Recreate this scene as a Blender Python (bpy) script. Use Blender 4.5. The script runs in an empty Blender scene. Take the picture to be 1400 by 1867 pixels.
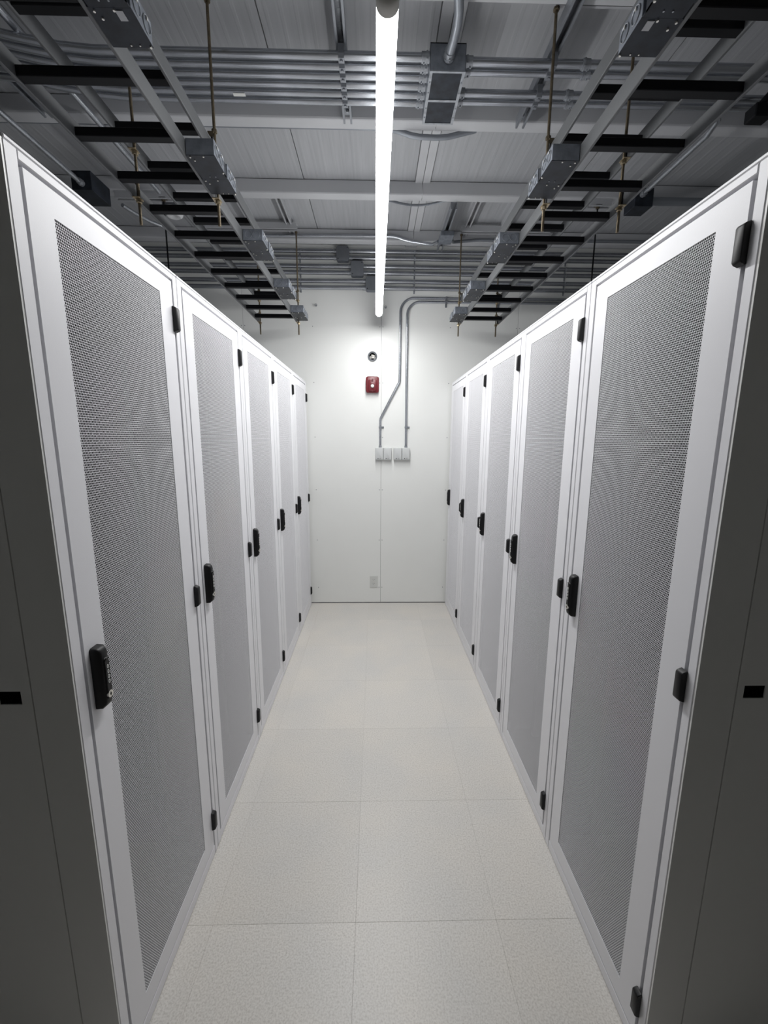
import bpy, bmesh, math, random
import numpy as np
from mathutils import Vector, Matrix
random.seed(7)
C = bpy.context.scene.collection
R = math.radians

# ------------------------------------------------------------------ camera
PITCH, YAW, ROLL, FPX = R(9.907), R(1.207), R(0.2946), 759.3
fw = Vector((math.sin(YAW)*math.cos(PITCH), math.cos(YAW)*math.cos(PITCH), -math.sin(PITCH)))
rt = Vector((math.cos(YAW), -math.sin(YAW), 0)); up = rt.cross(fw)
rt2 = rt*math.cos(ROLL)+up*math.sin(ROLL); up2 = up*math.cos(ROLL)-rt*math.sin(ROLL)
cd = bpy.data.cameras.new('camera'); cam = bpy.data.objects.new('camera', cd); C.objects.link(cam)
cd.sensor_fit = 'HORIZONTAL'; cd.sensor_width = 36; cd.lens = FPX/1400*36; cd.clip_start = .02
cam.matrix_world = Matrix(((rt2.x, up2.x, -fw.x, 0), (rt2.y, up2.y, -fw.y, 0), (rt2.z, up2.z, -fw.z, 1.55), (0, 0, 0, 1)))
bpy.context.scene.camera = cam
# ------------------------------------------------------------------ world, exposure
w = bpy.data.worlds.new('room_dark'); w.use_nodes = True; bpy.context.scene.world = w
w.node_tree.nodes['Background'].inputs[0].default_value = (.9, .95, 1, 1)
w.node_tree.nodes['Background'].inputs[1].default_value = .02
LAMP = 27.0          # glow of the tube's diffuser
al = bpy.data.lights.new('lamp_light', 'AREA'); al.shape = 'RECTANGLE'; al.size = .03; al.size_y = 2.26; al.energy = 24; al.color = (1, 1, .995)
ao = bpy.data.objects.new('lamp_light', al); C.objects.link(ao); ao.location = (.0265, 2.29, 2.5175)   # LED strip's downward light, at the tube's underside
vs = bpy.context.scene.view_settings
vs.view_transform = 'Standard'; vs.look = 'None'; vs.gamma = 1; vs.use_curve_mapping = False; vs.exposure = 0.0

# ------------------------------------------------------------------ materials
def mat(name, col, rough=.5, metal=0, noise=0, nscale=20, bump=0, bscale=300, spec=.5, emit=None, stretch=None):
    m = bpy.data.materials.new(name); m.use_nodes = True; nt = m.node_tree
    p = nt.nodes['Principled BSDF']; p.inputs['Base Color'].default_value = (*col, 1)
    p.inputs['Roughness'].default_value = rough; p.inputs['Metallic'].default_value = metal
    p.inputs['Specular IOR Level'].default_value = spec
    if emit: p.inputs['Emission Color'].default_value = (1, 1, 1, 1); p.inputs['Emission Strength'].default_value = emit
    tc = nt.nodes.new('ShaderNodeTexCoord'); src = tc.outputs['Object']
    if stretch:
        mp = nt.nodes.new('ShaderNodeMapping'); mp.inputs['Scale'].default_value = stretch
        nt.links.new(src, mp.inputs[0]); src = mp.outputs[0]
    if noise:
        n = nt.nodes.new('ShaderNodeTexNoise'); n.inputs['Scale'].default_value = nscale; n.inputs['Detail'].default_value = 4
        nt.links.new(src, n.inputs['Vector'])
        r = nt.nodes.new('ShaderNodeValToRGB'); r.color_ramp.elements[0].position = .3; r.color_ramp.elements[1].position = .7
        r.color_ramp.elements[0].color = (*[c*(1-noise) for c in col], 1)
        r.color_ramp.elements[1].color = (*[min(1, c*(1+noise)) for c in col], 1)
        nt.links.new(n.outputs['Fac'], r.inputs[0]); nt.links.new(r.outputs[0], p.inputs['Base Color'])
    if bump:
        n = nt.nodes.new('ShaderNodeTexNoise'); n.inputs['Scale'].default_value = bscale
        b = nt.nodes.new('ShaderNodeBump'); b.inputs['Strength'].default_value = bump; b.inputs['Distance'].default_value = .001
        nt.links.new(tc.outputs['Object'], n.inputs['Vector']); nt.links.new(n.outputs['Fac'], b.inputs['Height'])
        nt.links.new(b.outputs[0], p.inputs['Normal'])
    return m
M = dict(
    white=mat('powder_coat_white', (.80, .80, .83), .42, bump=.12, bscale=700),
    sheet=mat('perforated_sheet_white', (.80, .80, .83), .5),
    side=mat('side_panel_paint', (.80, .80, .78), .35, bump=.1, bscale=500),
    black=mat('black_plastic', (.005, .005, .006), .45, spec=.35),
    dark=mat('dark_interior', (.006, .0055, .007), .8),
    slot=mat('black_slot', (.002, .002, .002), .9, spec=0),
    chrome=mat('lock_metal', (.75, .73, .68), .35, .8),
    digit=mat('white_print', (.85, .85, .83), .6),
    wall=mat('wall_panel_white', (.83, .84, .82), .38, noise=.01, nscale=3),
    seam=mat('seam_grey', (.35, .35, .35), .8),
    deck=mat('ceiling_deck', (.40, .41, .43), .5, noise=.06, nscale=6, stretch=(9, .4, 1)),
    beam=mat('beam_steel', (.50, .51, .53), .5, noise=.03, nscale=5),
    galv=mat('galvanized_box', (.21, .23, .265), .34, .45, noise=.25, nscale=30),
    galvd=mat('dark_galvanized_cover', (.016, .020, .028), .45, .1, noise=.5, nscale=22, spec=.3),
    galvl=mat('galvanized_bright', (.34, .36, .39), .35, .6, noise=.2, nscale=40),
    emt=mat('conduit_steel', (.42, .44, .475), .27, .85, noise=.1, nscale=8),
    flex=mat('flex_conduit', (.26, .28, .31), .42, .5),
    ladder=mat('ladder_grey_paint', (.11, .115, .12), .45, .1, noise=.05, nscale=6),
    rung=mat('rung_dark_paint', (.004, .0045, .006), .55, spec=.2),
    strut=mat('strut_zinc', (.24, .255, .28), .4, .5, noise=.1, nscale=12),
    strutl=mat('strut_light_paint', (.42, .43, .45), .45),
    rod=mat('yellow_zinc_rod', (.13, .105, .07), .42, .7, noise=.2, nscale=60),
    brass=mat('yellow_zinc_nut', (.40, .33, .22), .3, .85),
    red=mat('alarm_red', (.15, .012, .018), .4),
    redd=mat('alarm_dark_red', (.09, .005, .01), .5),
    lens=mat('strobe_lens', (.85, .85, .80), .1),
    sensor=mat('sensor_plastic', (.56, .575, .575), .5),
    print_=mat('grey_print', (.05, .05, .055), .6),
    plate=mat('outlet_plastic', (.66, .67, .65), .4),
    dome=mat('dome_plastic', (.62, .63, .64), .5),
    cap=mat('lamp_cap', (.52, .51, .48), .5),
    lamp=mat('lamp_diffuser', (1, 1, 1), .4, emit=LAMP),
)
def tile_mat():
    m = bpy.data.materials.new('speckled_floor_tile'); m.use_nodes = True; nt = m.node_tree; L = nt.links
    p = nt.nodes['Principled BSDF']; p.inputs['Roughness'].default_value = .38
    g = nt.nodes.new('ShaderNodeNewGeometry'); oi = nt.nodes.new('ShaderNodeObjectInfo')
    n1 = nt.nodes.new('ShaderNodeTexNoise'); n1.inputs['Scale'].default_value = 190; n1.inputs['Detail'].default_value = 3
    n2 = nt.nodes.new('ShaderNodeTexNoise'); n2.inputs['Scale'].default_value = 3.2; n2.inputs['Detail'].default_value = 3
    n3 = nt.nodes.new('ShaderNodeTexVoronoi'); n3.inputs['Scale'].default_value = 110
    for n in (n1, n2, n3): L.new(g.outputs['Position'], n.inputs['Vector'])
    r1 = nt.nodes.new('ShaderNodeValToRGB'); e = r1.color_ramp.elements
    e[0].position = .30; e[0].color = (.56, .54, .505, 1); e[1].position = .60; e[1].color = (.73, .715, .68, 1)
    L.new(n1.outputs['Fac'], r1.inputs[0])
    r3 = nt.nodes.new('ShaderNodeValToRGB'); e = r3.color_ramp.elements
    e[0].position = .05; e[0].color = (.62, .60, .56, 1); e[1].position = .12; e[1].color = (1, 1, 1, 1)
    L.new(n3.outputs['Distance'], r3.inputs[0])
    mx = nt.nodes.new('ShaderNodeMix'); mx.data_type = 'RGBA'; mx.blend_type = 'MULTIPLY'; mx.inputs[0].default_value = 1
    L.new(r1.outputs[0], mx.inputs[6]); L.new(r3.outputs[0], mx.inputs[7])
    r2 = nt.nodes.new('ShaderNodeValToRGB'); e = r2.color_ramp.elements
    e[0].position = .3; e[0].color = (.92, .92, .93, 1); e[1].position = .7; e[1].color = (1.0, .975, .95, 1)
    L.new(n2.outputs['Fac'], r2.inputs[0])
    m2 = nt.nodes.new('ShaderNodeMix'); m2.data_type = 'RGBA'; m2.blend_type = 'MULTIPLY'; m2.inputs[0].default_value = 1
    L.new(mx.outputs[2], m2.inputs[6]); L.new(r2.outputs[0], m2.inputs[7])
    hv = nt.nodes.new('ShaderNodeMapRange'); hv.inputs[3].default_value = .97; hv.inputs[4].default_value = 1.03
    L.new(oi.outputs['Random'], hv.inputs[0])
    m3 = nt.nodes.new('ShaderNodeVectorMath'); m3.operation = 'SCALE'
    L.new(m2.outputs[2], m3.inputs[0]); L.new(hv.outputs[0], m3.inputs[3]); L.new(m3.outputs[0], p.inputs['Base Color'])
    b = nt.nodes.new('ShaderNodeBump'); b.inputs['Strength'].default_value = .25; b.inputs['Distance'].default_value = .001
    L.new(n1.outputs['Fac'], b.inputs['Height']); L.new(b.outputs[0], p.inputs['Normal'])
    return m
M['tile'] = tile_mat()

# ------------------------------------------------------------------ builders
class MB:
    def __init__(s): s.v = []; s.f = []; s.mi = []
    def add(s, vs, fs, k=0):
        b = len(s.v); s.v += [tuple(v) for v in vs]; s.f += [tuple(b+i for i in f) for f in fs]; s.mi += [k]*len(fs); return s
    def box(s, x0, x1, y0, y1, z0, z1, k=0):
        return s.add([(x0, y0, z0), (x1, y0, z0), (x1, y1, z0), (x0, y1, z0), (x0, y0, z1), (x1, y0, z1), (x1, y1, z1), (x0, y1, z1)],
                     [(0, 3, 2, 1), (4, 5, 6, 7), (0, 1, 5, 4), (1, 2, 6, 5), (2, 3, 7, 6), (3, 0, 4, 7)], k)
    def loft(s, rings, k=0, caps=True):
        n = len(rings[0]); vs = [v for r in rings for v in r]; fs = []
        for i in range(len(rings)-1):
            for j in range(n):
                a = i*n+j; b = i*n+(j+1) % n; fs.append((a, b, b+n, a+n))
        if caps: fs.append(tuple(range(n-1, -1, -1))); fs.append(tuple((len(rings)-1)*n+j for j in range(n)))
        return s.add(vs, fs, k)
    def tube(s, pts, r, n=12, k=0, caps=True):
        pts = [Vector(p) for p in pts]; rings = []; rs = r if isinstance(r, (list, tuple)) else [r]*len(pts)
        t0 = (pts[1]-pts[0]).normalized(); a = Vector((0, 0, 1)) if abs(t0.z) < .9 else Vector((1, 0, 0))
        u = t0.cross(a).normalized()
        for i, p in enumerate(pts):
            t = (pts[min(i+1, len(pts)-1)]-pts[max(i-1, 0)]).normalized()
            u = (u-t*u.dot(t)).normalized(); v = t.cross(u)
            rings.append([p+(u*math.cos(q)+v*math.sin(q))*rs[i] for q in [2*math.pi*j/n for j in range(n)]])
        return s.loft(rings, k, caps)
    def cyl(s, p0, p1, r, n=16, k=0): return s.tube([p0, p1], r, n, k)
    def prism(s, poly, axis, a, b, k=0):       # poly of 2D points; axis 'x','y','z' is the extrusion
        f = {'x': lambda p, t: (t, p[0], p[1]), 'y': lambda p, t: (p[0], t, p[1]), 'z': lambda p, t: (p[0], p[1], t)}[axis]
        return s.loft([[f(p, a) for p in poly], [f(p, b) for p in poly]], k)
    def build(s, name, m, parent=None, bevel=0, smooth=False, org=None, seg=1):
        me = bpy.data.meshes.new(name)
        V = np.array(s.v, float)
        if parent is None and org is None: org = ((V[:, 0].min()+V[:, 0].max())/2, (V[:, 1].min()+V[:, 1].max())/2, V[:, 2].min())
        if org is not None: V = V-np.array(org)
        me.from_pydata(V.tolist(), [], s.f)
        for mm in (m if isinstance(m, (list, tuple)) else [m]): me.materials.append(M[mm] if isinstance(mm, str) else mm)
        me.polygons.foreach_set('material_index', s.mi)
        bm = bmesh.new(); bm.from_mesh(me)
        bmesh.ops.recalc_face_normals(bm, faces=bm.faces)
        if bevel: bmesh.ops.bevel(bm, geom=[e for e in bm.edges if e.calc_face_angle(0) > .6], offset=bevel, segments=seg, affect='EDGES', profile=.5)
        bm.to_mesh(me); bm.free()
        if smooth:
            me.polygons.foreach_set('use_smooth', [True]*len(me.polygons)); me.set_sharp_from_angle(angle=R(40))
        o = bpy.data.objects.new(name, me); C.objects.link(o)
        if org is not None: o.location = org
        if parent is not None: o.parent = parent
        return o
def tag(o, label, cat=None, group=None, kind=None):
    if label: o['label'] = label
    if cat: o['category'] = cat
    if group: o['group'] = group
    if kind: o['kind'] = kind
    return o
def thing(name, label, cat, loc, group=None, rz=0):
    o = bpy.data.objects.new(name, None); C.objects.link(o); o.empty_display_size = .05
    o.location = loc; o.rotation_euler.z = rz
    return tag(o, label, cat, group)
def kids(o): return [c for c in bpy.data.objects if c.parent == o]
def dup(o, parent=None, label=None, loc=None, rz=None):
    c = o.copy(); C.objects.link(c)
    if parent is not None: c.parent = parent
    if label: c['label'] = label
    if loc is not None: c.location = loc
    if rz is not None: c.rotation_euler.z = rz
    for ch in kids(o): dup(ch, c)
    return c
def text(body, size, m, parent, mtx, name, depth=.0006):
    cu = bpy.data.curves.new(name, 'FONT'); cu.body = body; cu.size = size; cu.extrude = depth; cu.align_x = 'CENTER'; cu.align_y = 'CENTER'; cu.resolution_u = 3
    t = bpy.data.objects.new('tmp', cu); C.objects.link(t)
    bpy.context.view_layer.update()
    me = bpy.data.meshes.new_from_object(t.evaluated_get(bpy.context.evaluated_depsgraph_get()))
    bpy.data.objects.remove(t); me.materials.clear(); me.materials.append(M[m]); me.transform(mtx)
    o = bpy.data.objects.new(name, me); C.objects.link(o)
    if parent is not None: o.parent = parent
    return o
def arc(c, r, a0, a1, n, f): return [f(c[0]+r*math.cos(R(a0+(a1-a0)*i/n)), c[1]+r*math.sin(R(a0+(a1-a0)*i/n))) for i in range(n+1)]

# ------------------------------------------------------------------ room shell
YW, XL, XR, YB, ZC, BZ = 3.797, -2.75, 2.85, -3.3, 3.14, 3.06
floor = tag(MB().box(XL-.1, XR+.1, YB-.1, YW+.1, -.10, -.004).build('floor', 'seam'), None, kind='structure')
TX, TY, TS = -.062, .187, .4602
tme = {}
for i in range(-6, 7):
    for j in range(-8, 9):
        x0, x1, y0, y1 = TX+i*TS, TX+(i+1)*TS, TY+j*TS, TY+(j+1)*TS
        x0, x1, y0, y1 = max(x0, XL), min(x1, XR), max(y0, YB), min(y1, YW)
        if x1-x0 < .02 or y1-y0 < .02: continue
        key = (round(x1-x0, 3), round(y1-y0, 3)); g = .00015
        if key not in tme:
            o = MB().box(-(x1-x0)/2+g, (x1-x0)/2-g, -(y1-y0)/2+g, (y1-y0)/2-g, -.004, 0).build('floor_tile', 'tile', floor, bevel=.0004); tme[key] = o.data
        else:
            o = bpy.data.objects.new('floor_tile', tme[key]); C.objects.link(o); o.parent = floor
        o.location = Vector(((x0+x1)/2, (y0+y1)/2, 0))-floor.location
# far wall: backing, panels, screws, seam
wf = tag(MB().box(XL-.1, XR+.1, YW+.004, YW+.12, -.1, ZC+.1).build('wall_far', 'seam'), None, kind='structure')
seams = [XL, -2.31, -1.13, .05, 1.23, 2.41, XR]
for a, b in zip(seams, seams[1:]):
    g = .0012; o = MB().box(a+g, b-g, YW, YW+.012, .008, ZC).build('wall_panel', 'wall', wf, bevel=.0008); o.location = -wf.location
mb = MB()
for sx in (-1.143, -1.117, -.54, .037, .063, .644, 1.217, 1.243):
    for sz in (.157, .62, 1.093, 1.566, 2.036, 2.5):
        mb.cyl((sx, YW-.0015, sz), (sx, YW+.002, sz), .0038, 8)
o = mb.build('panel_screws', 'strut', wf); o.location = -wf.location; o['kind'] = 'stuff'
for nm, args in dict(wall_left=(XL-.1, XL, YB-.1, YW, -.1, ZC+.1), wall_right=(XR, XR+.1, YB-.1, YW, -.1, ZC+.1), wall_back=(XL, XR, YB-.1, YB, -.1, ZC+.1)).items():
    tag(MB().box(*args).build(nm, 'wall'), None, kind='structure')
# ceiling: deck panels with fine ribs, purlins, mate-line strips
ceil = tag(MB().box(XL-.1, XR+.1, YB-.1, YW+.1, ZC+.012, ZC+.1).build('ceiling', 'seam'), None, kind='structure')
for a, b in [(XL, -2.35), (-2.35, -1.40), (-1.40, -.447), (-.447, .245), (.34, 1.242), (1.242, 2.19), (2.19, XR)]:
    a += .0025; b -= .0025; poly = [(a, ZC+.012), (a, ZC)]; n = max(1, int((b-a)/.057)); p = (b-a)/n
    for i in range(n):
        x = a+i*p
        poly += [(x+p*.34, ZC), (x+p*.42, ZC-.0006), (x+p*.58, ZC-.0006), (x+p*.66, ZC)]
    poly += [(b, ZC), (b, ZC+.012)]
    m = MB()
    rings = [[(q[0], YB, q[1]) for q in poly], [(q[0], YW, q[1]) for q in poly]]
    m.loft(rings, caps=False); o = m.build('deck_panel', 'deck', ceil); o.location = -ceil.location
for a, b in ((.246, .291), (.294, .339)):
    o = MB().box(a, b, YB, YW, ZC-.012, ZC+.012).build('joint_strip', 'beam', ceil, bevel=.001); o.location = -ceil.location
def purlin(x0, x1, y):          # C section: web on the camera side, bottom flange with small lip
    m = MB(); pts = [(y, ZC-.004), (y, BZ+.008), (y+.003, BZ+.002), (y+.008, BZ), (y+.066, BZ), (y+.069, BZ+.003), (y+.069, BZ+.016), (y+.066, BZ+.016), (y+.066, BZ+.003), (y+.009, BZ+.003), (y+.003, BZ+.009), (y+.003, ZC-.004)]
    m.prism(pts, 'x', x0, x1); return m
for k in range(8):
    y = 3.531-.62*k
    for a, b in ((XL, .2905), (.2945, XR)):
        o = purlin(a, b, y).build('purlin', 'beam', ceil); o.location = -ceil.location
        o = MB().box(a, b, y+.0005, y+.05, ZC-.0042, ZC-.0017).build('dark_gap_strip', 'dark', ceil); o.location = -ceil.location  # added strip, painted dark to draw the shaded gap where purlin meets deck

# ------------------------------------------------------------------ server cabinet (local: y across the front from the handle side, +x to the aisle)
W, H, D = .596, 2.036, 1.07
cabs_L, cabs_R = -.603, .667
def perforated():
    p = .0047; y0, y1, z0, z1 = .098, .492, .105, 1.962; dz = .0050
    nc = int((y1-y0-p/2)/p); nr = int((z1-z0)/dz)-1
    Rc = p/math.sqrt(3); sz = (dz/1.5)/Rc; Rz = dz/1.5; rh = Rc*.79; t = .0006
    ang = np.radians(90+60*np.arange(6)); ca, sa = np.cos(ang), np.sin(ang)
    jj, ii = np.meshgrid(np.arange(nc), np.arange(nr)); jj = jj.ravel(); ii = ii.ravel()
    cy = y0+p/2+jj*p+np.where(ii % 2, p/2, 0); cz = z0+Rz+ii*dz
    n = len(cy); V = np.zeros((n, 18, 3))
    for q, (rad, x) in enumerate(((Rc, 0), (rh, 0), (rh, -t))):
        V[:, q*6:q*6+6, 0] = x; V[:, q*6:q*6+6, 1] = cy[:, None]+rad*ca; V[:, q*6:q*6+6, 2] = cz[:, None]+rad*sz*sa
    F = []
    for j in range(6):
        k = (j+1) % 6; F.append((j, k, 6+k, 6+j)); F.append((6+j, 6+k, 12+k, 12+j))
    F = np.array(F)[None]+(np.arange(n)*18)[:, None, None]
    F = F.reshape(-1, 4); V = V.reshape(-1, 3); V[:, 0] += -.0018
    # solid border strip behind the ragged edge
    me = bpy.data.meshes.new('perforated_sheet'); me.vertices.add(len(V)); me.vertices.foreach_set('co', V.ravel())
    me.loops.add(len(F)*4); me.loops.foreach_set('vertex_index', F.ravel().astype(np.int32))
    me.polygons.add(len(F)); me.polygons.foreach_set('loop_start', (np.arange(len(F))*4).astype(np.int32))
    me.update(calc_edges=True); me.materials.append(M['sheet'])
    return me, (y0, y0+nc*p, z0, z0+(nr-1)*dz+2*Rz)
def frame_ring(m, y0, y1, z0, z1, iy0, iy1, iz0, iz1, x0, x1):
    m.box(x0, x1, y0, iy0, z0, z1); m.box(x0, x1, iy1, y1, z0, z1)
    m.box(x0, x1, iy0, iy1, z0, iz0); m.box(x0, x1, iy0, iy1, iz1, z1)
def rounded_rect(w, h, r, n=4):
    pts = []
    for cx, cy, a in ((w/2-r, h/2-r, 0), (-w/2+r, h/2-r, 90), (-w/2+r, -h/2+r, 180), (w/2-r, -h/2+r, 270)):
        pts += [(cx+r*math.cos(R(a+90*i/n)), cy+r*math.sin(R(a+90*i/n))) for i in range(n+1)]
    return pts
cab = thing('server_cabinet', 'white server cabinet at the near end of the left row, wide perforated door', 'server cabinet', (cabs_L, .778, 0), 'white server cabinets in two facing rows')
m = MB()
m.box(-.03, 0, 0, .028, .003, H-.008); m.box(-.03, 0, .5695, .5925, .003, H-.008)
m.box(-.03, 0, .028, .568, 2.012, H-.008); m.box(-.03, -.001, .028, .568, .003, .038)
m.build('front_frame', 'white', cab, bevel=.0015)
m = MB(); frame_ring(m, .015, .585, .004, 2.03, .06, .54, .06, 1.99, -.05, -.031); m.build('inner_frame', 'dark', cab)
m = MB(); m.box(-D, .001, .001, W-.003, H-.008, H); m.build('top_panel', 'white', cab, bevel=.002)
m = MB()       # open box: sides, back, bottom, dark inside
for a, b in ((.0005, .002), (W-.0045, W-.003)): m.box(-D, -.031, a, b, .003, H-.009)
m.box(-D, -D+.002, .002, W-.0045, .003, H-.009)
m.build('shell', 'side', cab)
m = MB()
for a, b in ((.022, .024), (W-.026, W-.024)): m.box(-D+.02, -.052, a, b, .05, H-.04)
m.box(-D+.02, -D+.022, .024, W-.026, .05, H-.04); m.box(-D+.02, -.052, .024, W-.026, .05, .052); m.box(-D+.02, -.052, .024, W-.026, H-.042, H-.04)
for yy in (.06, W-.085):
    for xx in (-.14, -.82): m.box(xx-.03, xx, yy, yy+.025, .052, H-.042)
m.build('rack_interior', 'dark', cab)
pm, (py0, py1, pz0, pz1) = perforated()
door = MB(); frame_ring(door, .036, .560, .045, 2.005, py0+.0018, py1-.0010, pz0+.0015, pz1-.0015, -.0019, -.0005)
door.box(-.024, -.0019, .036, .040, .045, 2.005); door.box(-.024, -.0019, .556, .560, .045, 2.005)
door.box(-.024, -.0019, .040, .556, 2.001, 2.005); door.box(-.024, -.0019, .040, .556, .045, .049)
door = door.build('door', 'white', cab)
ps = bpy.data.objects.new('perforated_sheet', pm); C.objects.link(ps); ps.parent = door
# swing handle: wedge-ended black escutcheon with raised lever
HY, HZ = .064, 1.039
m = MB()
def sl(x, w, h, dzc=0): return [(x, HY+p[0], HZ+dzc+p[1]) for p in rounded_rect(w, h, .006)]
m.loft([sl(-.0004, .031, .142), sl(.012, .030, .140), sl(.019, .022, .128), sl(.021, .018, .118)])
m.build('handle', 'black', door, smooth=True)
m = MB(); m.loft([[(.0205, HY+p[0], HZ-.004+p[1]) for p in rounded_rect(.016, .098, .007)], [(.0245, HY+p[0], HZ-.004+p[1]) for p in rounded_rect(.013, .092, .006)]])
m.build('lever', 'black', door, smooth=True)
m = MB(); m.cyl((.0205, HY, HZ-.040), (.0250, HY, HZ-.040), .0082, 20); m.build('lock_cylinder', 'chrome', door, smooth=True)
m = MB(); m.box(.0250, .0253, HY-.0008, HY+.0008, HZ-.0445, HZ-.0355); m.box(.0250, .0253, HY-.002, HY+.002, HZ-.042, HZ-.038); m.build('keyhole', 'slot', door)
m = MB(); m.loft([[(.0243, HY+p[0], HZ+.043+p[1]) for p in rounded_rect(.012, .006, .0028)], [(.0262, HY+p[0], HZ+.043+p[1]) for p in rounded_rect(.009, .004, .0018)]])
m.build('release_button', 'black', door, smooth=True)
TM = Matrix(((0, 0, 1, 0), (1, 0, 0, 0), (0, 1, 0, 0), (0, 0, 0, 1)))     # text plane -> local yz, normal +x
for i in range(4):
    text('0', .0125, 'digit', door, Matrix.Translation((.0247, HY, HZ+.024-.0115*i)) @ TM, 'lock_digit')
for zc in (1.900, 1.029, .152):
    m = MB()
    for a, b in ((-.037, .037),):
        m.prism([(0, a), (.010, a+(.004 if a < -.01 else 0)), (.0135, a+(.008 if a < -.01 else 0)), (.0135, b-(.008 if b > .01 else 0)), (.010, b-(.004 if b > .01 else 0)), (0, b)], 'y', .5525, .5725)
    o = m.build('hinge', 'black', door, bevel=.0015, smooth=True); o.location = (0, 0, zc)

LB = ['nearest of the five in the left row', 'second from the camera in the left row', 'middle one of the five in the left row',
      'fourth from the camera in the left row', 'farthest in the left row, against the far wall']
LL_ = ['white server cabinet with perforated door, '+b for b in LB]
cab['label'] = LL_[0]
cabs = [cab]
for k in range(1, 5): cabs.append(dup(cab, None, LL_[k], (cabs_L, .778+W*k, 0)))
for k in range(5): cabs.append(dup(cab, None, LL_[k].replace('left', 'right'), (cabs_R, .778+W*(k+1), 0), math.pi))
# end panels of the two nearest cabinets (children of their own cabinet)
def end_panel(c, side):          # side -1: left row (panel extends to -x), local y = 0 ; +1: right row, local y = W
    yl = 0 if side < 0 else W-.002; d = -1 if side < 0 else 1
    def bx(x0, x1, t0, t1, z0, z1, m): a, b = yl+d*t0, yl+d*t1; return m.box(x0, x1, min(a, b), max(a, b), z0, z1)
    s0 = -.086 if side < 0 else -.087
    m = MB(); bx(s0+.0015, -.0012, -.0004, .0035, .004, H-.008, m); m.build('corner_post', 'side', c)
    l0, l1 = (-.153, -.108) if side < 0 else (-.148, -.103)
    m = MB()
    bx(-D, l0, 0, .003, .004, H-.002, m); bx(l1, s0-.0015, 0, .003, .004, H-.002, m)
    bx(l0, l1, 0, .003, .004, 1.019, m); bx(l0, l1, 0, .003, 1.048, H-.002, m)
    p = m.build('side_panel', 'side', c)
    m = MB(); bx(l0, l1, -.001, .0006, 1.019, 1.048, m); m.build('latch_recess', 'slot', p)
end_panel(cabs[0], -1); end_panel(cabs[5], 1)

# ------------------------------------------------------------------ ladder racks
Y0L, Y1L = -1.6, 3.445
def ladder(xi, xo, z, r0, side, label):       # xi: aisle face of the inner rail, xo: aisle face of the outer rail
    s = -1 if side == 'left' else 1
    t = thing('ladder_rack', label, 'cable tray', ((xi+xo)/2, Y1L, z), 'grey ladder racks above the cabinets')
    L = Vector(t.location)
    for x in (xi, xo):
        m = MB(); m.box(min(x, x+s*.0095)-L.x, max(x, x+s*.0095)-L.x, Y0L-L.y, 0, 0, .05); m.build('rail', 'ladder', t, bevel=.0015)
    a, b = sorted((xi+s*.0095, xo)); me = None
    y = r0
    while y-.21 > Y0L: y -= .21
    while y < Y1L-.02:
        if me is None:
            m = MB(); prof = [(-.028, .006), (-.028, .028), (-.0265, .0295), (-.0015, .0295), (0, .028), (0, .006), (-.0015, .0045), (-.0265, .0045)]
            m.prism(prof, 'x', a-L.x, b-L.x); o = m.build('rung', 'rung', t); me = o.data
        else: o = bpy.data.objects.new('rung', me); C.objects.link(o); o.parent = t
        o.location = (0, y-L.y, 0); y += .21
    return t
ladder(-.608, -.903, 2.44, 1.054, 'left', 'lower of the two stacked grey ladder racks above the left cabinets')
ladder(-.615, -.903, 2.60, 1.486, 'left', 'upper of the two stacked grey ladder racks above the left cabinets')
ladder(.660, .955, 2.44, 1.054, 'right', 'lower of the two stacked grey ladder racks above the right cabinets')
ladder(.660, .955, 2.60, 1.500, 'right', 'upper of the two stacked grey ladder racks above the right cabinets')

# ------------------------------------------------------------------ threaded rods with clamps
def rod(x, y, side, inner, label):
    s = -1 if side == 'left' else 1          # rail lies on the s side of the rod for inner ones; mirrored for outer
    t = thing('threaded_rod', label, 'rod', (x, y, 2.345), 'yellow zinc threaded rods holding the ladder racks')
    m = MB(); n = 300; z0, z1 = 0, 3.075-2.345; pts = []; rs = []
    for i in range(n+1): pts.append((0, 0, z0+(z1-z0)*i/n)); rs.append(.0057 if i % 2 else .0051)
    m.tube(pts, rs, 8); m.build('rod', 'rod', t)
    for z in (2.44, 2.60):
        zz = z-2.345; rx = (-.013*s if not inner else .013*s)
        rx = (s*.016)
        m = MB(); m.box(min(-.009, rx+s*.002), max(.009, rx+s*.002), -.017, .017, zz-.007, zz-.003); m.build('clamp_plate', 'brass', t, bevel=.001)
        m = MB(); m.cyl((0, 0, zz-.009), (0, 0, zz-.0072), .013, 14); m.build('washer', 'brass', t, smooth=True)
        m = MB(); m.cyl((0, 0, zz-.020), (0, 0, zz-.009), .0105, 6); m.build('nut', 'brass', t, bevel=.001)
        m = MB(); m.box(min(0, rx+s*.006), max(0, rx+s*.006), -.012, .012, zz+.052, zz+.057); m.cyl((0, 0, zz+.057), (0, 0, zz+.068), .0105, 6); m.build('top_clamp', 'rod', t, bevel=.001)
        m = MB(); m.tube([(rx, .016, zz-.006), (rx, .016, zz+.02), (rx, .016, zz+.056)], .004, 8); m.build('hook_bolt', 'rung', t)
    m = MB(); m.cyl((0, 0, z1-.014), (0, 0, z1-.004), .0115, 6); m.build('top_nut', 'rod', t, bevel=.001)
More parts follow.
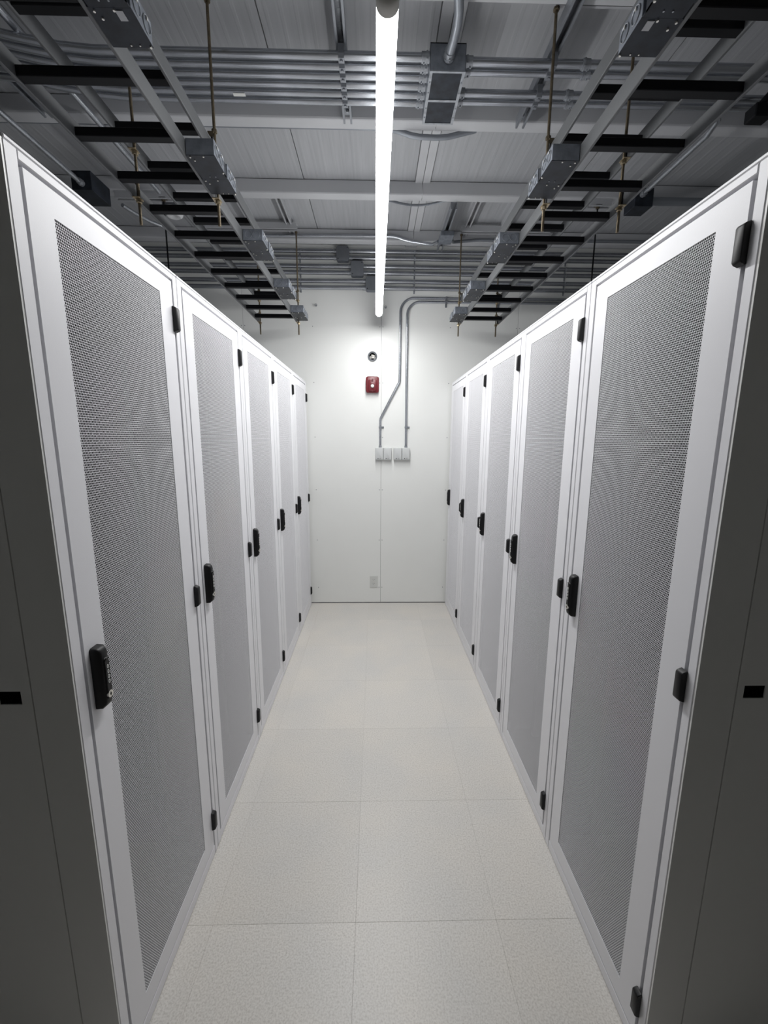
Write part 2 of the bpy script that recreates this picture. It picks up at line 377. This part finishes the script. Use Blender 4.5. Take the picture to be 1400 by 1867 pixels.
for nm, y in (('nearest', 1.762), ('farthest', 3.432), ('behind the camera', .09)):
    if y > 1:
        rod(-.594, y, 'left', True, 'brassy threaded rod beside the boxes on the left rack, '+nm+' of its pair')
        rod(-.889, y, 'left', False, 'brassy threaded rod at the outer side of the left rack, '+nm+' of its pair')
        rod(.644, y, 'right', True, 'brassy threaded rod beside the boxes on the right rack, '+nm+' of its pair')
        rod(.937, y, 'right', False, 'brassy threaded rod at the outer side of the right rack, '+nm+' of its pair')

# ------------------------------------------------------------------ struts
def cchan(axis, u0, u1, z0, z1, a, b):       # open downward channel
    t = .0028; lip = .009; p = [(u0, z0), (u0, z1), (u1, z1), (u1, z0), (u1-lip, z0), (u1-lip, z0+.007), (u1-lip+.002, z0+.007), (u1-lip+.002, z0+t), (u1-t, z0+t), (u1-t, z1-t),
        (u0+t, z1-t), (u0+t, z0+t), (u0+lip-.002, z0+t), (u0+lip-.002, z0+.007), (u0+lip, z0+.007), (u0+lip, z0)]
    m = MB()
    if axis == 'y': m.prism(p, 'y', a, b)
    else: m.prism(p, 'x', a, b)
    return m
def strut(axis, u0, u1, z0, z1, a, b, label, mt='strut', slots=False, group='metal struts under the ceiling'):
    m = cchan(axis, u0, u1, z0, z1, a, b)
    if slots:
        t = thing('strut_channel', label, 'strut', ((u0+u1)/2, b, z0), group); L = t.location
        o = m.build('channel', mt, t); o.location = -Vector(L)
        m = MB(); y = a+.03
        while y < b-.03:
            m.loft([[(u0+.0205+p[0]-L.x, y+p[1]-L.y, z1-.0031-L.z) for p in rounded_rect(.013, .028, .006)], [(u0+.0205+p[0]-L.x, y+p[1]-L.y, z1-.0034-L.z) for p in rounded_rect(.013, .028, .006)]]); y += .05
        m.build('slots', 'galvl', t)['kind'] = 'stuff'
        m = MB(); m.cyl((0, -.035, .034), (0, -.035, .028), .009, 6); m.cyl((0, -.035, .028), (0, -.035, .024), .006, 12); m.build('bolt', 'galvl', t)
        return t
    o = m.build('strut_channel', mt); return tag(o, label, 'strut', group)
strut('y', -.153, -.112, 3.019, 3.06, .4, 2.262, 'slotted steel strut left of the lamp holding six conduits', slots=True)
strut('y', .667, .708, 3.019, 3.06, .4, 2.268, 'slotted steel strut right of the lamp holding four conduits', slots=True)
strut('y', -1.545, -1.504, 3.019, 3.06, .4, 2.262, 'slotted steel strut over the left row near the top left corner', slots=True)
strut('x', 3.388, 3.432, 3.072, 3.113, -1.25, -.583, 'light grey strut across the ceiling at the far left rack end', 'strutl')
strut('x', 3.388, 3.432, 3.072, 3.113, .640, 1.30, 'light grey strut across the ceiling at the far right rack end', 'strutl')
strut('x', 1.722, 1.763, 3.072, 3.113, -1.25, -.583, 'light grey strut across the ceiling over the near left rods', 'strutl')
strut('x', 1.722, 1.763, 3.072, 3.113, .640, 1.30, 'light grey strut across the ceiling over the near right rods', 'strutl')
for x, n in ((-.66, 'inner strut channel between beams near the far left strut'), (-.93, 'outer strut channel between beams near the far left strut'), (.66, 'inner strut channel between beams near the far right strut'), (.93, 'outer strut channel between beams near the far right strut')):
    strut('y', x, x+.041, 3.099, 3.14, 2.985, 3.525, n, 'strutl')
t = strut('y', .485, .526, 3.019, 3.06, 2.98, 3.60, 'short dark strut right of the lamp near the far wall', 'strut')

# ------------------------------------------------------------------ overhead conduits
CR = .0142
def conduit(pts, r, label, group=None, mt='emt', conn=(), name='conduit', cat='conduit', n=12):
    t = thing(name, label, cat, pts[0], group); L = Vector(pts[0])
    m = MB(); m.tube([Vector(p)-L for p in pts], r, n); m.build('pipe', mt, t, smooth=True)
    for c, ax in conn:
        c = Vector(c)-L; d = Vector(ax); m = MB()
        m.cyl(c, c+d*.030, r+.003, 14); m.cyl(c+d*.006, c+d*.012, r+.0055, 8); m.build('connector', 'galvl', t, smooth=True)
        m = MB(); m.cyl(c+d*.021+Vector((0, 0, -r-.001)), c+d*.021+Vector((0, 0, -r-.008)), .0028, 8); m.build('set_screw', 'galvl', t)
    return t
zc = 2.990
ordn = ['nearest', 'second', 'third', 'fourth', 'fifth', 'farthest']
for k in range(6):
    y = 1.866+.0437*k
    b = .05+.02*k
    pts = [(.206, y, zc), (-.9, y, zc), (-1.06, y, zc), (-1.18, y-.012, zc), (-1.32, y-.045, zc), (-1.46, y-.085, zc), (-1.60, y-.10, zc), (-1.75, y-.10, zc), (XL+.01, y-.10, zc)]
    t = conduit(pts, CR, f'steel conduit left of the grey box behind the lamp, {ordn[k]} of six', 'six overhead conduits left of the pull box', conn=[((.204, y, zc), (-1, 0, 0))])
    L = t.location
    m = MB(); x = -.1325-L.x                           # strap at the strut
    m.prism([(-.012, -CR-.003), (.012, -CR-.003), (.017, -.004), (.017, .027), (-.017, .027), (-.017, -.004)], 'x', x-.011, x+.011); m.cyl((x, 0, -CR-.003), (x, 0, -CR-.007), .006, 8)
    m.build('strap', 'strut', t)
    if k == 4:
        m = MB(); m.box(-.60-L.x, -.55-L.x, -.008, .008, -CR-.0012, -CR+.001); m.build('paper_tag', 'plate', t)
for k, y in enumerate((1.879, 1.922, 2.027, 2.071)):
    t = conduit([(.341, y, zc), (XR-.01, y, zc)], CR, f'steel conduit right of the grey box behind the lamp, {["nearest", "second", "third", "farthest"][k]} of four', 'four overhead conduits right of the pull box', conn=[((.343, y, zc), (1, 0, 0)), ((.80+.02*(k % 2), y, zc), (1, 0, 0))])
    m = MB(); x = .6875-.341
    m.prism([(-.012, -CR-.003), (.012, -CR-.003), (.017, -.004), (.017, .027), (-.017, .027), (-.017, -.004)], 'x', x-.011, x+.011); m.cyl((x, 0, -CR-.003), (x, 0, -CR-.007), .006, 8)
    m.build('strap', 'strut', t)
# pull box
t = thing('pull_box', 'large grey metal pull box right of the lamp with two dark bottom covers', 'electrical box', (.272, 1.845, 2.93))
m = MB(); m.box(-.067, .069, 0, .272, .004, .092); m.build('body', 'galv', t, bevel=.0015)
m = MB()
for a, b in ((-.067, -.056), (.058, .069)): m.box(a, b, 0, .272, 0, .0038)
for a, b in ((0, .008), (.136, .147), (.264, .272)): m.box(-.056, .058, a, b, 0, .0038)
m.build('cover_rim', 'galvl', t)
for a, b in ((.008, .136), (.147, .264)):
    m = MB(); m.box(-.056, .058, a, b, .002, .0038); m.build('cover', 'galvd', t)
m = MB()
for sx in (-.061, .063):
    for sy in (.05, .10, .18, .23): m.cyl((sx, sy, -.002), (sx, sy, 0), .0028, 8)
m.build('cover_screws', 'strut', t)['kind'] = 'stuff'
m = MB()
for a, b in ((-.0675, -.0665), (.0685, .0695)): m.box(a, b, -.001, 0, .004, .092)
m.box(-.0675, .0695, -.0012, 0, .0905, .0925)
m.build('front_edge', 'slot', t)
FLEXP = [(.2748, 1.844, 2.972), (.277, 1.81, 2.973), (.283, 1.771, 2.982), (.286, 1.73, 2.99), (.283, 1.69, 2.996), (.272, 1.64, 3.002), (.255, 1.60, 3.008), (.22, 1.555, 3.015), (.165, 1.515, 3.02), (.08, 1.47, 3.024), (0, 1.44, 3.03), (-.04, 1.425, 3.045), (-.062, 1.415, 3.08), (-.066, 1.413, 3.135)]
o = conduit(FLEXP, .0165,
        'thick flexible conduit curving up from the front of the pull box', None, 'flex', conn=[((.275, 1.843, 2.972), (0, -1, .05))], name='flexible_conduit', n=16)
# sagging flex pieces crossing the ceiling joint
conduit([(.05, 2.372, 3.075), (.12, 2.37, 3.062), (.17, 2.37, 3.047), (.215, 2.37, 3.040), (.30, 2.37, 3.038), (.36, 2.37, 3.042), (.42, 2.37, 3.056), (.50, 2.37, 3.075)], .0125, 'smooth grey flexible conduit sagging under the beam beyond the pull box', 'flexible conduits crossing the ceiling joint', 'flex', name='flexible_conduit')
pts = []; rs = []
for i in range(121):
    u = i/120; pts.append((.06+.40*u, 2.992, 3.075-.032*math.sin(math.pi*u))); rs.append(.0085 if i % 2 else .0062)
conduit(pts, rs, 'ribbed dark flexible conduit at the middle beam right of the lamp', 'flexible conduits crossing the ceiling joint', 'flex', name='flexible_conduit', n=8)
conduit([(XL+.01, 2.368, 3.068), (.02, 2.368, 3.068)], .0055, 'thin wire conduit along the back of the beam just beyond the six conduits', None, 'flex', name='wire_conduit')
# conduit along the far beam, and its right-hand continuation
conduit([(-1.585, 2.93, 2.985), (-1.57, 3.02, 2.99), (-1.53, 3.16, 3.0), (-1.45, 3.31, 3.015), (-1.32, 3.43, 3.035), (-1.15, 3.50, 3.06), (-1.0, 3.516, 3.078), (-.5, 3.517, 3.085), (.13, 3.517, 3.087), (.17, 3.518, 3.08), (.22, 3.52, 3.066), (.28, 3.515, 3.05), (.36, 3.51, 3.04), (.43, 3.47, 3.015), (.466, 3.39, 3.003)], .011,
        'thin conduit running along the face of the far ceiling beam behind the lamp', 'thin conduits at the far beam')
conduit([(.561, 3.36, 3.003), (.585, 3.44, 3.02), (.64, 3.50, 3.05), (.80, 3.515, 3.07), (1.8, 3.517, 3.075), (XR-.01, 3.517, 3.075)], .011, 'thin conduit along the far ceiling beam above the right rack', 'thin conduits at the far beam', 'flex')
m = MB(); m.box(.465, .56, 3.26, 3.40, 2.985, 3.018); tag(m.build('junction_box', 'galv', bevel=.002), 'small dark metal box under the short strut right of the lamp', 'electrical box')
# side conduits running along the room
conduit([(-1.315, .3, 3.022), (-1.315, 2.85, 3.022)], .013, 'single conduit running lengthwise above the left outer rack rail', 'lengthwise conduits over the rows')
conduit([(-1.65, .3, 2.957), (-1.65, 2.66, 2.957)], .013, 'lengthwise conduit at far left ending at a dark box above the cabinets', 'lengthwise conduits over the rows', conn=[((-1.65, 2.658, 2.957), (0, -1, 0))])
conduit([(1.46, 2.115, 3.035), (1.53, 2.125, 3.025), (1.575, 2.17, 3.005), (1.59, 2.25, 2.995), (1.585, 2.736, 2.99)], .013, 'bent lengthwise conduit over the right row ending at a dark box', 'lengthwise conduits over the rows', conn=[((1.585, 2.734, 2.99), (0, -1, 0))])
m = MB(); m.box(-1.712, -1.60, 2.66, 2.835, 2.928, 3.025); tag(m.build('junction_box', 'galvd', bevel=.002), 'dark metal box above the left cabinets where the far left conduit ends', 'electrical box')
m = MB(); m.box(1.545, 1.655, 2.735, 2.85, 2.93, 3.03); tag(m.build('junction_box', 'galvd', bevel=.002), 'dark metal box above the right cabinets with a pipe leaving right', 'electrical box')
conduit([(1.656, 2.79, 2.985), (XR-.01, 2.79, 2.985)], .022, 'dark horizontal pipe leaving the box above the right cabinets', 'lengthwise conduits over the rows', 'flex')
# thin black rods farther out over both rows
for x, l in ((-1.33, 'thin black rod over the left cabinets near the wall side'), (1.42, 'thin black rod over the right cabinets near the wall side')):
    t = thing('threaded_rod', l, 'rod', (x, 2.935, 2.3), 'thin black rods over the cabinets'); m = MB(); m.cyl((0, 0, 0), (0, 0, .74), .005, 8); m.build('rod', 'rung', t)
    m = MB(); m.cyl((0, 0, .71), (0, 0, .725), .011, 6); m.box(-.02, .02, -.02, .02, .725, .729); m.build('nut', 'rod', t)
strut('x', 2.915, 2.956, 3.019, 3.06, -1.62, -1.28, 'short light strut holding the thin black rod on the left', 'strutl')
strut('x', 2.915, 2.956, 3.019, 3.06, 1.36, 1.50, 'short light strut holding the thin black rod on the right', 'strutl')
# ceiling detector
t = thing('ceiling_detector', 'white dome detector under the ceiling above the left rack', 'detector', (-1.31, 3.02, 2.965))
m = MB(); prof = [(.0, .012), (.02, .002), (.040, 0), (.054, .010), (.060, .028), (.061, .044)]
rings = [[(r*math.cos(a)+0, r*math.sin(a), z) for a in [2*math.pi*j/28 for j in range(28)]] for r, z in [(max(r, .001), z) for r, z in prof]]
m.loft(rings); m.build('dome', 'dome', t, smooth=True)
m = MB(); m.box(-.05, .05, -.05, .05, .0441, .094); m.build('base', 'strut', t, bevel=.004)
# black bracket at the right edge
t = thing('ceiling_bracket', 'black metal bracket hanging at the right edge of the ceiling', 'bracket', (1.60, 1.98, 2.88))
m = MB(); m.box(-.03, .05, -.03, .03, 0, .05); m.box(.05, .5, -.012, .012, .01, .035); m.build('arm', 'rung', t, bevel=.004)
m = MB(); m.cyl((0, 0, .045), (.10, -.10, .18), .014, 10); m.build('stem', 'rung', t)

# ------------------------------------------------------------------ junction box pairs on the inner rails
def jbox(s, label, y, front_ko):            # s=-1 left row, +1 right; local origin at rail face, near end, bottom
    xr = -.6075 if s < 0 else .6595
    t = thing('junction_box', label, 'electrical box', (xr, y, 2.44), 'paired junction boxes on the ladder racks')
    d = 1 if s < 0 else -1
    def bx(m, a, b, *r): return m.box(min(a*d, b*d), max(a*d, b*d), *r)
    for k, (a, b) in enumerate(((0, .090), (.124, .214))):
        m = MB(); bx(m, .001, .091, a, b, .0015, .050); bo = m.build('box', 'galv', t, bevel=.0012)
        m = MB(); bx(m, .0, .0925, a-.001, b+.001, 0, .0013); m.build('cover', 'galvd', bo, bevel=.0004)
        for q in (.27, .73):
            yy = a+(b-a)*q; m = MB(); m.tube([(.0925*d, yy+.0155*math.cos(w), .026+.0155*math.sin(w)) for w in [2*math.pi*i/20 for i in range(21)]], .0011, 5)
            m.build('knockout', 'galvl', bo)
            m = MB(); m.box(min(.0925*d, .0945*d), max(.0925*d, .0945*d), yy-.002, yy+.002, .033, .041); m.build('knockout_tab', 'chrome', bo)
        if front_ko and k == 0:
            for q in (.3, .68):
                m = MB(); m.tube([(d*(.092*q+.0155*math.cos(w)), a-.001, .027+.0155*math.sin(w)) for w in [2*math.pi*i/20 for i in range(21)]], .0009, 5); m.build('knockout', 'galvl', bo)
        m = MB()
        for sx, sy in ((.012, .006), (.020, .022), (.055, .003), (.088, .087)):
            m.cyl((sx*d, a+sy, -.003), (sx*d, a+sy, 0), .0027, 8)
        if k: 
            for sx in (.045, .065): m.cyl((sx*d, a+.084, -.0018), (sx*d, a+.084, 0), .0018, 8)
        m.build('screws', 'chrome', bo)['kind'] = 'stuff'
    m = MB(); bx(m, .004, .0905, .0905, .1235, .0002, .003); bx(m, .0885, .0905, .0905, .112, .0002, .038)
    m.build('bridge_plate', 'galvd', t)
    m = MB()
    for sx in (.035, .055): m.cyl((sx*d, .108, -.0015), (sx*d, .108, 0), .002, 8)
    m.build('bridge_screws', 'galvl', t)['kind'] = 'stuff'
    return t
nms = ['nearest, at the photo top edge', 'second from the camera', 'third from the camera', 'fourth from the camera', 'farthest, by the far wall']
for i, y in enumerate((.932, 1.519, 2.100, 2.692, 3.192)):
    tl = jbox(-1, f'paired grey junction boxes on the left ladder rack, {nms[i]}', y, i >= 2)
    tr = jbox(1, f'paired grey junction boxes on the right ladder rack, {nms[i]}', y-.008, i >= 2)
    if i == 0:
        for t, sx in ((tl, .06), (tr, -.072)):
            m = MB(); m.box(sx-.004, sx+.012, .128, .150, -.0016, -.0002); m.build('paper_label', 'strutl', t)

# ------------------------------------------------------------------ lamp: long LED tube
t = thing('tube_lamp', 'long glowing white tube lamp hanging over the aisle', 'lamp', (.0265, 1.127, 2.545))
RL = .0262; LL = 2.437
def ring(y, r, a0, a1, n): return [(r*math.cos(R(a0+(a1-a0)*i/n)), y, r*math.sin(R(a0+(a1-a0)*i/n))) for i in range(n+1)]
m = MB(); m.loft([ring(.03, RL, 135, 405, 24), ring(LL-.006, RL, 135, 405, 24)], caps=False)
m.build('diffuser', 'lamp', t, smooth=True)
m = MB(); m.loft([ring(.03, RL, 44.9, 135.1, 10), ring(LL-.004, RL, 44.9, 135.1, 10)], caps=True); m.box(-.014, .014, .03, LL-.01, RL*.5, RL+.012); m.build('housing', 'cap', t)
m = MB(); m.tube([(0, 0, 0), (0, .004, 0), (0, .012, 0), (0, .030, 0)], [RL*.55, RL*.85, RL*1.02, RL*1.02], 24); m.build('end_cap', 'cap', t, smooth=True)
m = MB(); m.tube([(0, LL-.006, 0), (0, LL, 0), (0, LL+.006, 0), (0, LL+.009, 0)], [RL*1.0, RL*1.0, RL*.85, RL*.5], 24); m.build('end_cap', 'cap', t, smooth=True)
for y in (.35, 2.05):
    m = MB(); m.cyl((0, y, RL), (0, y, .59), .0016, 6); m.build('hanging_wire', 'strut', t)
    m = MB(); m.cyl((0, y, RL+.008), (0, y, RL+.022), .008, 10); m.build('wire_grip', 'galvl', t)

# ------------------------------------------------------------------ far wall: conduits, boxes
def wall_run(x0, x1, z, label, bow=None, straps=()):
    y = YW-.0175; pts = [(x0, y, z), (x1, y, z)] if bow is None else bow(y, z)
    t = thing('conduit', label, 'conduit', pts[0], 'horizontal conduits high on the far wall'); L = Vector(pts[0])
    m = MB(); m.tube([Vector(p)-L for p in pts], .0162, 14); m.build('pipe', 'emt', t, smooth=True)
    for sx in straps:
        m = MB(); m.cyl((sx-.006-L.x, 0, 0), (sx+.006-L.x, 0, 0), .0173, 14); m.box(sx-.006-L.x, sx+.006-L.x, .014, .0173, -.036, -.010); m.cyl((sx-L.x, .016, -.027), (sx-L.x, .008, -.027), .0045, 8)
        m.build('strap', 'galvl', t)
    return t
wb = [(-.324, -.22, 3.000, 3.112, (3.083, 3.032), 'upper'), (-.206, -.101, 2.885, 3.000, (2.967, 2.918), 'middle'), (-.083, .024, 2.774, 2.882, (2.854, 2.802), 'lowest')]
for a, b, z0, z1, zs, nm in wb:
    t = thing('junction_box', f'square grey junction box on the far wall, {nm} of three steps', 'electrical box', ((a+b)/2, YW, z0), 'square boxes high on the far wall')
    hw, hh = (b-a)/2, (z1-z0)
    m = MB(); m.loft([[(p[0], q, hh/2+p[1]) for p in rounded_rect(2*hw-.002, hh-.002, .014)] for q in (-.001, -.052)]); m.build('body', 'galv', t)
    m = MB(); m.loft([[(p[0], q, hh/2+p[1]) for p in rounded_rect(2*hw, hh, .018, 2)] for q in (-.0525, -.055)]); m.build('cover', 'strut', t, bevel=.0008)
    m = MB()
    for sx in (-1, 1): m.cyl((sx*(hw-.014), -.0552, hh/2+sx*(hh/2-.014)), (sx*(hw-.014), -.0575, hh/2+sx*(hh/2-.014)), .0035, 8)
    m.build('cover_screws', 'slot', t)['kind'] = 'stuff'
    for i, z in enumerate(zs):
        u = ['upper', 'lower'][i]
        m1 = wall_run(XL+.01, a, z, f'{u} wall conduit running left from the {nm} square box', straps=(-.630,))
        m2 = wall_run(b, XR-.01, z, f'{u} wall conduit running right from the {nm} square box', straps=(.325, 1.6))
        for tt, c, dd in ((m1, a-XL-.01, -1), (m2, 0, 1)):
            m = MB(); m.cyl((c, 0, 0), (c+dd*.026, 0, 0), .0172, 14); m.cyl((c+dd*.012, -.016, 0), (c+dd*.012, -.022, 0), .003, 6); m.build('connector', 'galvl', tt, smooth=True)
# the two conduits that drop to the sensors
y = YW-.0125
def fz(c, r, a0, a1): return [(px, y, pz) for px, pz in arc(c, r, a0, a1, 10, lambda p, q: (p, q))]
ptsA = [(.043, y, 1.476), (.043, y, 1.70)]+fz((.103, 1.715), .060, 180, 148)+fz((.149, 2.060), .060, -32, 0)+[(.211, y, 2.12), (.211, y, 2.60)]+fz((.326, 2.615), .115, 180, 90)+[(1.6, y, 2.730), (XR-.01, y, 2.730)]
ptsB = [(.273, y, 1.476), (.271, y, 2.0), (.270, y, 2.58)]+fz((.375, 2.595), .105, 180, 90)+[(1.6, y, 2.700), (XR-.01, y, 2.700)]
for pts, l in ((ptsA, 'conduit with a kink dropping from upper right to the left wall sensors'), (ptsB, 'straight conduit dropping from upper right to the right wall sensors')):
    t = conduit(pts, .0105, l, 'conduits dropping to the wall sensors'); L = Vector(pts[0])
    m = MB(); m.cyl((0, 0, 0), (0, 0, .016), .0135, 12); m.build('connector', 'galvl', t, smooth=True)
    for px, pz in ((pts[0][0], 1.655),):
        m = MB(); m.box(px-.013-L.x, px+.013-L.x, -.0128, .012, pz-L.z-.008, pz-L.z+.008); m.box(px+.012-L.x, px+.032-L.x, .008, .012, pz-L.z-.008, pz-L.z+.008); m.cyl((px+.023-L.x, .009, pz-L.z), (px+.023-L.x, -.004, pz-L.z), .005, 8); m.build('strap', 'strut', t, bevel=.001)
    for px in (.60, 1.05):
        m = MB(); m.box(px-.008-L.x, px+.008-L.x, -.0125, .012, pts[-1][2]-L.z-.013, pts[-1][2]-L.z+.013); m.box(px-.008-L.x, px+.008-L.x, .008, .012, pts[-1][2]-L.z-.04, pts[-1][2]-L.z-.012); m.build('strap', 'strut', t, bevel=.001)
for i, (a, b) in enumerate(((-.001, .0705), (.0725, .144), (.163, .2355), (.2375, .308))):
    t = thing('wall_sensor', f'light grey plastic sensor box on the far wall, {["leftmost", "second from left", "third from left", "rightmost"][i]} of four', 'sensor', ((a+b)/2, YW, 1.368), 'grey sensor boxes under the conduits')
    w_ = b-a; m = MB()
    m.loft([[(p[0], q, .054+p[1]) for p in rounded_rect(w_-s_, .108-s_, .006)] for q, s_ in ((-.0005, .002), (-.034, 0), (-.040, .004), (-.042, .012))]); m.build('housing', 'sensor', t, smooth=True)
    m = MB(); m.cyl((-.012, -.0418, .012), (-.012, -.0428, .012), .0045, 14); m.build('logo_disc', 'print_', t)
    text('LG', .010, 'print_', t, Matrix.Translation((.006, -.0424, .012)) @ Matrix.Rotation(R(90), 4, 'X'), 'lettering')
# strobe
t = thing('fire_alarm_strobe', 'red fire alarm strobe on the far wall below the round hole', 'fire alarm', (-.027, YW, 1.949))
m = MB(); m.loft([[(p[0], q, .0695+p[1]) for p in rounded_rect(.116-s_, .139-s_, .02, 5)] for q, s_ in ((-.0005, .002), (-.030, .001), (-.036, .004), (-.039, .012))]); m.build('housing', 'red', t, smooth=True)
m = MB(); m.loft([[(p[0], q, .062+p[1]) for p in rounded_rect(.072-s_, .098-s_, .012, 4)] for q, s_ in ((-.0388, 0), (-.045, .003), (-.047, .008))]); m.build('raised_face', 'red', t, smooth=True)
m = MB(); m.cyl((0, -.0468, .056), (0, -.0478, .056), .021, 24); m.box(-.026, .026, -.0484, -.047, .016, .020); m.box(-.006, .006, -.0484, -.047, .010, .016); m.build('lens_recess', 'redd', t)
m = MB(); m.tube([(0, -.047, .056), (0, -.056, .056), (0, -.061, .056)], [.016, .013, .003], 12); m.build('strobe_lens', 'lens', t, smooth=True)
m = MB(); m.prism([(-.008, .092), (.008, .092), (.009, .100), (.004, .112), (0, .118), (-.005, .110), (-.009, .101)], 'y', -.0476, -.0468); m.build('flame_mark', 'redd', t)
for sx in (-.0583, .0583):
    for sz in (.048, .062): pass
# round grommet / pipe hole
t = thing('pipe_sleeve', 'round metal-rimmed hole with bright foil inside on the far wall', 'wall opening', (-.027, YW, 2.258))
def rring(r, yy, n=32): return [(r*math.cos(2*math.pi*i/n), yy, r*math.sin(2*math.pi*i/n)) for i in range(n)]
m = MB(); m.loft([rring(.040, -.0005), rring(.041, -.010), rring(.038, -.014), rring(.0345, -.012), rring(.034, -.0015)], caps=False); m.build('rim', 'strut', t, smooth=True)
m = MB(); m.loft([rring(.0338, -.011), rring(.030, -.009), rring(.027, -.002)], caps=False); m.build('inner_ring', 'galvl', t, smooth=True)
m = MB(); m.cyl((0, -.0005, 0), (0, -.0018, 0), .0345, 28); m.build('dark_opening', 'slot', t)
m = MB(); m.tube([(-.024, -.004, -.010), (-.008, -.008, .002), (.010, -.008, .000), (.024, -.004, -.012)], .0055, 8); m.tube([(-.020, -.004, -.018), (-.004, -.009, -.012), (.014, -.009, -.014), (.020, -.005, -.020)], .0065, 8); m.tube([(-.010, -.004, .014), (.006, -.008, .010), (.022, -.004, .004)], .003, 6); m.build('foil_cable', 'chrome', t, smooth=True)
# outlet
t = thing('wall_outlet', 'white duplex power outlet low on the far wall', 'outlet', (-.014, YW, .156))
m = MB(); m.box(-.037, .037, -.006, -.0003, 0, .116); m.build('cover_plate', 'plate', t, bevel=.003, seg=2)
for zz in (.038, .078):
    m = MB(); m.loft([[(p[0], q, zz+p[1]) for p in rounded_rect(.033, .028, .010)] for q in (-.0058, -.0075)]); f = m.build('socket', 'plate', t)
    m = MB(); m.box(-.008, -.006, -.0078, -.0074, zz, zz+.009); m.box(.006, .008, -.0078, -.0074, zz, zz+.007); m.cyl((0, -.0074, zz-.006), (0, -.0078, zz-.006), .0025, 8); m.build('slots', 'print_', f)
m = MB(); m.cyl((0, -.006, .058), (0, -.0078, .058), .003, 10); m.build('screw', 'chrome', t)
# small eye bolts high on the wall
for x, z, l in ((-.505, 2.665, 'small metal eye hook on the far wall, left of the lamp end'), (.085, 2.655, 'small metal eye hook on the far wall, right of the lamp end')):
    t = thing('wall_hook', l, 'hook', (x, YW, z), 'small hooks high on the far wall')
    m = MB(); m.cyl((0, 0, 0), (0, -.018, 0), .004, 8); m.build('shank', 'strut', t)
    m = MB(); m.tube([(.009*math.cos(q), -.018-.004*math.sin(q), .009*math.sin(q)) for q in [2*math.pi*i/16 for i in range(17)]], .002, 6); m.build('eye', 'strut', t)
